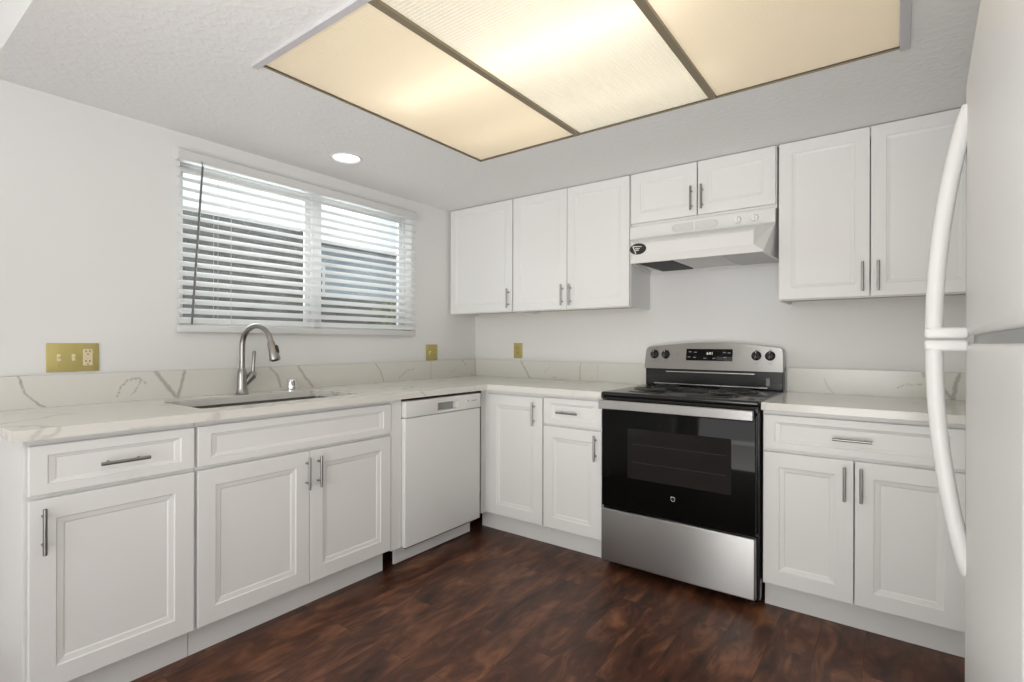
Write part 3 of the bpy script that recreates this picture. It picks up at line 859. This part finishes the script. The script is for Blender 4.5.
# arched stainless control panel, leaning back a little
prof = []
x0_, x1_ = 0.010, WR-0.002
N = 24
for k in range(N+1):
    u = k/N; x = x0_+0.012+(x1_-x0_-0.024)*u
    prof.append((x, 1.146+0.030*math.sin(PI*u)))
prof = [(x0_-0.004, 1.020), (x0_, 1.120), (x0_+0.004, 1.138)]+prof+[(x1_-0.004, 1.138), (x1_, 1.120), (x1_+0.004, 1.020)]
bm = B(); prism(bm, [(x, z) for x, z in prof], -0.100, -0.012, 'xz')
for v_ in bm.verts:
    if v_.co.y < -0.05: v_.co.y += (v_.co.z-1.02)*0.16
pa = obj('control_panel', bm, M['steel_range'], rg, label='arched stainless control panel')
tl = math.atan(0.16)
def onpanel(x, z, off=0.0): return (x, -0.100+(z-1.02)*0.16-off, z)
Mt = lambda x, z: Matrix.Translation(onpanel(x, z)) @ Matrix.Rotation(-tl, 4, 'X')
bm = B(); box(bm, -0.128, 0.128, -0.003, 0.004, -0.034, 0.034, 0.002, 2, mtx=Mt(0.384, 1.105)); ds = obj('display', bm, M['glass_black'], pa, label='black glass display')
dt = text('display_digits', '6:01', 0.021, M['digit'], ds, onpanel(0.390, 1.113, 0.0036), (R(90)-tl, 0, 0))
for (x, z) in ((-0.105, 0.016), (-0.075, 0.014), (-0.11, -0.014), (-0.078, -0.016), (-0.02, -0.02), (0.03, -0.02), (0.085, 0.014), (0.11, 0.012), (0.09, -0.014)):
    bm = B(); box(bm, x-0.008, x+0.008, -0.0036, -0.0028, z-0.0022, z+0.0022, mtx=Mt(0.384, 1.105)); obj('touch_mark', bm, M['grey_ink'], ds, False)
for kx in (0.066, 0.134, 0.634, 0.702):
    bm = B()
    t = bmesh.new(); lathe(t, [(0.0, 0.0), (0.0255, 0.0), (0.0255, 0.003), (0.021, 0.006), (0.020, 0.019), (0.017, 0.022), (0, 0.023)], axis='-Y')
    box(t, -0.0055, 0.0055, -0.032, -0.018, -0.021, 0.026, 0.002, 2, mtx=Matrix.Rotation(R(8), 4, 'Y'))
    merge(bm, t, Mt(kx, 1.104)); kn = obj('knob', bm, M['black'], pa, label='black control knob')
    bm = B(); box(bm, -0.001, 0.001, -0.0325, -0.0318, 0.010, 0.024, mtx=Mt(kx, 1.104) @ Matrix.Rotation(R(8), 4, 'Y')); obj('pointer_mark', bm, M['white_ink'], kn, False)
for kx in (0.066, 0.134, 0.634, 0.702):
    bm = B(); box(bm, -0.012, 0.012, -0.0006, 0.0005, -0.0010, 0.0010, mtx=Mt(kx, 1.062)); obj('knob_label', bm, M['grey_ink'], pa, False)
bm = B(); cyl(bm, onpanel(0.205, 1.104), onpanel(0.205, 1.104, 0.002), 0.004, seg=12); obj('indicator_light', bm, M['grey_ink'], pa, False)

# ================================================================ RANGE HOOD
hd = thing('range_hood', 'white under-cabinet range hood above the stove', 'hood', (1.4435, 0, 1.60))
hw = 0.7585
bm = B()
# vertical vent strip
box(bm, 0, hw, -0.318, -0.016, 0.166, 0.2385, 0.002, 1)
# canopy: chamfered ends
def hoodpt(lst): return [bm.verts.new(p) for p in lst]
A = hoodpt([(0, -0.312, 0.168), (hw, -0.312, 0.168)])
Bq = hoodpt([(0.080, -0.462, 0.118), (hw-0.060, -0.462, 0.118)])
Bm = hoodpt([(0.083, -0.474, 0.104), (hw-0.066, -0.474, 0.104)])
Cq = hoodpt([(0.083, -0.477, 0.040), (hw-0.066, -0.477, 0.040)])
D = hoodpt([(0.078, -0.490, 0.004), (hw-0.020, -0.490, 0.004)])
D2 = hoodpt([(0.078, -0.490, 0.0), (hw-0.020, -0.490, 0.0)])
E0 = hoodpt([(0, -0.016, 0.168), (hw, -0.016, 0.168)])
F0 = hoodpt([(0, -0.016, 0.0), (hw, -0.016, 0.0)])
G0 = hoodpt([(0.090, -0.474, 0.0), (hw-0.030, -0.474, 0.0)])
H0 = hoodpt([(0.014, -0.030, 0.0), (hw-0.014, -0.030, 0.0)])
I0 = hoodpt([(0.090, -0.474, 0.02), (hw-0.030, -0.474, 0.02)])
J0 = hoodpt([(0.014, -0.030, 0.02), (hw-0.014, -0.030, 0.02)])
for p, q in ((A, Bq), (Bq, Bm), (Bm, Cq), (Cq, D), (D, D2), (A, E0), (E0, F0), (G0, I0), (I0, J0), (J0, H0), (D2, G0), (H0, F0)):
    bm.faces.new((p[0], p[1], q[1], q[0]))
for s in (0, 1):
    bm.faces.new((A[s], Bq[s], Bm[s], Cq[s])); bm.faces.new((A[s], Cq[s], D[s])); bm.faces.new((A[s], D[s], D2[s])); bm.faces.new((A[s], D2[s], F0[s], E0[s]))
    bm.faces.new((D2[s], G0[s], H0[s], F0[s])); bm.faces.new((G0[s], I0[s], J0[s], H0[s]))
bmesh.ops.recalc_face_normals(bm, faces=bm.faces[:])
hb = obj('canopy', bm, M['appliance'], hd, False)
bm = B(); box(bm, 0.095, 0.28, -0.46, -0.05, 0.006, 0.019, 0.002, 1); obj('grease_filter', bm, M['filter'], hd, label='black grease filter')
bm = B(); box(bm, 0.285, 0.53, -0.46, -0.05, 0.008, 0.019, 0.002, 1); obj('filter_panel', bm, M['hoodgrey'], hd, label='grey underside panel')
bm = B(); box(bm, 0.54, 0.735, -0.46, -0.05, 0.004, 0.019, 0.004, 2); obj('light_cover', bm, mat('grey_light_cover', (0.5, 0.5, 0.5), 0.35), hd, label='grey plastic light cover')
def stadium(bm, x0, x1, z0, z1, ya, yb_, left, right):
    r = (z1-z0)/2; poly = []
    if right:
        for k in range(9): a = R(-90+k*22.5); poly.append((x1-r+r*math.cos(a), (z0+z1)/2+r*math.sin(a)))
    else: poly += [(x1, z0), (x1, z1)]
    if left:
        for k in range(9): a = R(90+k*22.5); poly.append((x0+r+r*math.cos(a), (z0+z1)/2+r*math.sin(a)))
    else: poly += [(x0, z1), (x0, z0)]
    prism(bm, poly, ya, yb_, 'xz')
bm = B(); stadium(bm, 0.245, 0.360, 0.178, 0.220, -0.3181, -0.3192, True, False); stadium(bm, 0.372, 0.490, 0.178, 0.220, -0.3181, -0.3192, False, True)
vg = obj('vent_grille', bm, mat('hood_vent_grey', (0.62, 0.62, 0.60), 0.5), hd, False)
bm = B()
for k in range(6): box(bm, 0.258, 0.358, -0.3203, -0.3190, 0.1825+k*0.0062, 0.1845+k*0.0062); box(bm, 0.374, 0.477, -0.3203, -0.3190, 0.1825+k*0.0062, 0.1845+k*0.0062)
obj('grille_bars', bm, M['appliance'], vg, False)
for kx in (0.585, 0.665):
    bm = B(); lathe(bm, [(0, 0), (0.019, 0), (0.018, 0.004), (0.015, 0.012), (0, 0.013)], (kx, -0.318, 0.200), 22, '-Y'); box(bm, kx-0.003, kx+0.003, -0.338, -0.329, 0.186, 0.214, 0.001, 1)
    obj('knob', bm, M['plastic'], hd, label='white control knob')
# oval dealer sticker at the left end
bm = B()
poly = [(0.117+0.046*math.cos(2*PI*k/32), 0.078+0.030*math.sin(2*PI*k/32)) for k in range(32)]
prism(bm, poly, -0.4775, -0.4795, 'xz'); st_ = obj('oval_sticker', bm, M['matt_black'], hd, False, label='black oval sticker with white emblem')
bm = B()
def bar(bm, a, b2, wd_):
    a, b2 = Vector(a)+Vector((0.076, 0)), Vector(b2)+Vector((0.076, 0)); d = (b2-a).normalized(); n_ = Vector((-d.y, d.x))*wd_/2
    prism(bm, [tuple(a-n_), tuple(b2-n_*0.8), tuple(b2+n_*0.8), tuple(a+n_)], -0.4796, -0.4803, 'xz')
bar(bm, (0.012, 0.093), (0.062, 0.089), 0.005); bar(bm, (0.012, 0.094), (0.030, 0.053), 0.006)
bar(bm, (0.026, 0.080), (0.052, 0.079), 0.005); bar(bm, (0.028, 0.070), (0.046, 0.072), 0.006)
obj('emblem', bm, M['white_ink'], st_, False)

# ================================================================ REFRIGERATOR
fr = thing('refrigerator', 'white top-freezer refrigerator with long bowed handles at the right edge', 'refrigerator', (3.50, -1.822, 0), R(-91.8))
# local: x = distance towards the camera, -y = out of the door (world -x)
D0 = -(3.50-2.787)     # door front plane
wf_ = 0.745
bm = B(); box(bm, 0.004, wf_, D0+0.075, -0.02, 0.03, 1.665, 0.006, 2); obj('cabinet_body', bm, M['appliance'], fr)
def frdoor(z0, z1, name):
    bm = B(); box(bm, 0, wf_, D0, D0+0.068, z0, z1, 0.012, 4); return obj(name, bm, M['appliance'], fr)
fz_d = frdoor(1.187, 1.675, 'freezer_door'); fd = frdoor(0.10, 1.172, 'fridge_door')
bm = B(); box(bm, 0.01, wf_-0.01, D0+0.012, D0+0.074, 1.1722, 1.1868); obj('door_gasket', bm, M['greypl'], fr, False, label='grey gasket gap between the doors')
bm = B(); box(bm, 0.01, wf_-0.01, D0+0.05, D0+0.09, 0.012, 0.095, 0.004, 1); obj('kick_grille', bm, M['greypl'], fr)
for a_, b3 in ((0.05, -0.1), (0.05, D0+0.12), (wf_-0.05, -0.1), (wf_-0.05, D0+0.12)): bm = B(); lathe(bm, [(0, 0.0005), (0.02, 0.0005), (0.02, 0.01), (0.01, 0.015), (0.01, 0.032), (0, 0.032)], (a_, b3, 0), 14); obj('levelling_foot', bm, M['matt_black'], fr)
# handles: bow in local (y,z), swept oval section, on the far edge of the doors
def fridge_handle(parent, z_far, z_near, off):
    bm = B(); pts = []; n_ = 22
    yo = D0
    # from the far attachment, bowing outwards, to the near (split) end, then returning flat to the door
    sgn = 1 if z_near > z_far else -1
    for k in range(n_+1):
        u = k/n_
        z = z_far+(z_near-z_far-sgn*0.012)*u
        o_ = off*(math.sin(u*PI/2)**0.8)
        pts.append((0.028, yo+0.006-o_, z))
    tube(bm, pts, 0.0140, 16, flat=(1.0, 1.1), up=(1, 0, 0))
    box(bm, 0.0125, 0.0435, yo-off-0.0085, yo+0.004, min(z_near, z_near-sgn*0.021), max(z_near, z_near-sgn*0.021), 0.006, 3)
    return obj('handle', bm, M['appliance'], parent)
fridge_handle(fz_d, 1.617, 1.1815, 0.053); fridge_handle(fd, 0.740, 1.1785, 0.053)

# ================================================================ CEILING LIGHT BOX + CAN
lb = thing('ceiling_light_box', 'large three-panel fluorescent ceiling light box over the kitchen', 'light', (LX0, LY0, H))
lw, ll = LX1-LX0, LY1-LY0
bm = B()
# housing: open-bottomed box above the ceiling
hh = 0.19
box(bm, -0.02, 0, -0.02, ll+0.02, 0.001, hh); box(bm, lw, lw+0.02, -0.02, ll+0.02, 0.001, hh)
box(bm, 0, lw, -0.02, 0, 0.001, hh); box(bm, 0, lw, ll, ll+0.02, 0.001, hh); box(bm, -0.02, lw+0.02, -0.02, ll+0.02, hh, hh+0.02)
obj('housing', bm, M['housing'], lb, False)
bm = B()
box(bm, -0.022, lw+0.024, -0.022, 0.003, -0.012, -0.0002, 0.001, 1)      # near side flange
box(bm, lw-0.003, lw+0.024, 0.003, ll+0.006, -0.012, -0.0002, 0.001, 1)
obj('frame', bm, M['frame_white'], lb, label='white painted frame')
bm = B()
box(bm, -0.003, 0.004, 0.003, ll+0.003, -0.004, -0.0002); box(bm, 0.004, lw-0.003, ll-0.004, ll+0.003, -0.004, -0.0002)
obj('edge_trim', bm, M['gold_trim'], lb, False, label='thin dark metal edge')
d1, d2 = 1.481-LX0, 2.094-LX0
for dx in (d1, d2):
    bm = B(); box(bm, dx-0.013, dx+0.013, 0.003, ll-0.004, -0.008, 0.012, 0.001, 1); obj('divider', bm, M['gold_trim'], lb, label='tan metal divider')
for a, b2, m_, lab in ((0.005, d1-0.0132, M['diff_cream'], 'cream diffuser panel'), (d1+0.0132, d2-0.0132, M['diff_white'], 'brightly lit prismatic panel'), (d2+0.0132, lw-0.004, M['diff_cream'], 'cream diffuser panel')):
    bm = B()
    vs_ = [bm.verts.new(p) for p in ((a, 0.004, 0.003), (b2, 0.004, 0.003), (b2, ll-0.005, 0.003), (a, ll-0.005, 0.003))]
    bm.faces.new(vs_[::-1])
    obj('diffuser_panel', bm, m_, lb, False, label=lab)
for (x0t, x1t, yt, m_) in ((0.10, 1.30, 0.50, 'tube'), (0.10, 1.30, 0.98, 'tube_dim')):
    bm = B(); cyl(bm, (x0t, yt, 0.10), (x1t, yt, 0.10), 0.019, seg=14); obj('fluorescent_tube', bm, M[m_], lb)

cn = thing('recessed_can_light', 'round lit recessed can light in the ceiling near the window', 'light', (cx_, cy_, H))
bm = B(); lathe(bm, [(0.068, 0.0), (0.072, -0.004), (0.082, -0.003), (0.0835, 0.0)], seg=40); obj('trim_ring', bm, M['plastic'], cn)
bm = B(); lathe(bm, [(0.0, 0.004), (0.067, 0.004), (0.067, 0.010), (0, 0.010)], seg=40); obj('lens', bm, M['can'], cn, label='glowing round lens')

# ================================================================ WALL PLATES
def plate(name, label, cat, loc, rotz, w, h):
    t = thing(name, label, cat, loc, rotz)
    bm = B(); box(bm, -w/2, w/2, -0.006, -0.0005, -h/2, h/2, 0.0028, 2); obj('cover_plate', bm, M['brass'], t)
    return t
def toggle(t, x, up=True):
    bm = B(); box(bm, x-0.0055, x+0.0055, -0.0068, -0.0055, -0.013, 0.013); fr_ = obj('toggle_slot', bm, M['ivory'], t, False)
    bm = B(); s = 1 if up else -1
    box(bm, -0.0042, 0.0042, -0.016, 0, -0.004, 0.004, 0.0015, 2, mtx=Matrix.Translation((x, -0.006, 0)) @ Matrix.Rotation(R(-28*s), 4, 'X'))
    obj('toggle_lever', bm, M['ivory'], fr_)
    for z in (-0.030, 0.030): bm = B(); lathe(bm, [(0, 0.0018), (0.002, 0.0016), (0.003, 0)], (x, -0.006, z), 12, '-Y'); obj('screw', bm, M['brass'], t)
def duplex(t, x, m_, s=1.0):
    bm = B()
    for z in (-0.0195*s, 0.0195*s): stadium(bm, x-0.0165*s, x+0.0165*s, z-0.0135*s, z+0.0135*s, -0.0060, -0.0078, True, True)
    box(bm, x-0.011*s, x+0.011*s, -0.0075, -0.006, -0.008, 0.008)
    d = obj('receptacle', bm, m_, t, False)
    for z in (-0.0195*s, 0.0195*s):
        bm = B()
        for sx in (-0.0063*s, 0.0063*s): box(bm, x+sx-0.0013, x+sx+0.0013, -0.0081, -0.0076, z-0.001, z+0.0075)
        cyl(bm, (x, -0.0076, z-0.0075*s), (x, -0.0081, z-0.0075*s), 0.0024, seg=10)
        obj('socket_slots', bm, M['slot'], d, False)
p = plate('switch_plate', 'wide brass wall plate with two toggles and one cream outlet, left of the window', 'switch', (0, -2.497, 1.1075), R(90), 0.168, 0.115)
toggle(p, -0.046); toggle(p, 0.0)
bm = B(); box(bm, 0.030, 0.062, -0.0082, -0.0058, -0.034, 0.034, 0.001, 1); dcr = obj('receptacle', bm, M['cream'], p, label='cream outlet')
for z in (-0.020, 0.020):
    bm = B()
    for sx in (-0.0063, 0.0063): box(bm, 0.046+sx-0.0015, 0.046+sx+0.0015, -0.0086, -0.0081, z, z+0.008)
    cyl(bm, (0.046, -0.0081, z-0.008), (0.046, -0.0086, z-0.008), 0.0026, seg=10)
    obj('socket_slots', bm, M['slot'], dcr, False)
p = plate('switch_plate', 'small brass plate with toggle and outlet on the window wall near the corner', 'switch', (0, -0.482, 1.1005), R(90), 0.112, 0.113)
toggle(p, -0.024); duplex(p, 0.026, M['brass'], 0.9)
p = plate('outlet_plate', 'narrow brass outlet plate on the back wall above the corner counter', 'outlet', (0.421, 0, 1.1135), 0, 0.078, 0.113)
duplex(p, 0, M['brass'])

# ================================================================ OUTSIDE
gb = B(); box(gb, -9, -0.14, -7, 8, -0.12, 0); g_ = struct('ground_outside', gb, M['ground'])
def fence(name, label, x, y0, y1, h, m_, board=0.14, step=0.0):
    t = thing(name, label, 'fence', (x, y0, 0))
    bm = B()
    z = 0.02
    while z < h-0.01:
        z2 = min(z+board-0.008, h); box(bm, -0.022, 0, 0, y1-y0, z, z2, 0.002, 1); z += board
    obj('boards', bm, m_, t, False)
    n_ = int((y1-y0)/1.6)+1
    for k in range(n_+1):
        y = (y1-y0)*k/n_
        bm = B(); box(bm, -0.115, -0.023, y-0.045 if k else y, y+0.045, 0, h+0.02, 0.003, 1); obj('post', bm, m_, t)
    return t
fence('board_fence', 'tall grey weathered board fence outside the left window pane', -1.6, -6.0, -0.45, 2.16, M['fence'])
fence('board_fence', 'lower dark board fence outside the right window pane', -1.66, -0.36, 4.0, 1.60, M['fence_dark'])
hs = thing('neighbour_house', 'blue-grey neighbouring house behind the lower fence', 'building', (-6.2, 0.8, 0))
bm = B(); box(bm, -2, 0, -1.5, 7, 0, 3.05)
for k in range(16): box(bm, 0, 0.015, -1.5, 7, 0.02+k*0.19, 0.03+k*0.19)
obj('wall', bm, M['siding'], hs, False)
bm = B(); box(bm, 0.0, 0.03, 1.35, 1.95, 1.55, 2.65, 0.004, 1); hwf = obj('window', bm, M['vinyl'], hs, label='white framed window')
bm = B(); box(bm, 0.03, 0.036, 1.42, 1.88, 1.62, 2.58); obj('pane', bm, M['window_black'], hwf, False)
bm = B(); prism(bm, [(-2.4, 3.05), (0.45, 3.05), (-1.0, 3.35)], -1.8, 7.3, 'xz'); obj('roof', bm, M['fence'], hs, False)
sb = thing('garden_shrub', 'leafy olive shrub outside the right window pane', 'shrub', (-1.25, 0.22, 0))
bm = B()
for k in range(5):
    a = 2*PI*k/5; tube(bm, [(0, 0, 0), (0.05*math.cos(a), 0.05*math.sin(a), 0.5), (0.16*math.cos(a), 0.2*math.sin(a), 1.15), (0.2*math.cos(a), 0.28*math.sin(a), 1.4)], [0.018, 0.014, 0.009, 0.004], 7)
obj('stems', bm, mat('shrub_stem', (0.12, 0.08, 0.05), 0.8), sb)
bm = B()
for k in range(900):
    a = random.uniform(0, 2*PI); rr = math.sqrt(random.random()); z = random.uniform(0.55, 1.55)
    e2 = math.sqrt(max(0.05, 1-((z-1.08)/0.52)**2))
    c0 = Vector((0.22*rr*math.cos(a)*e2, 0.36*rr*math.sin(a)*e2, z))
    d = Vector((random.uniform(-1, 1), random.uniform(-1, 1), random.uniform(-0.2, 1))).normalized()*0.035
    s = d.cross(Vector((random.uniform(-1, 1), random.uniform(-1, 1), random.uniform(-1, 1)))).normalized()*0.012
    q = [bm.verts.new(c0-d), bm.verts.new(c0+s), bm.verts.new(c0+d), bm.verts.new(c0-s)]
    bm.faces.new(q)
lf = obj('leaves', bm, M['leaf'], sb, False)
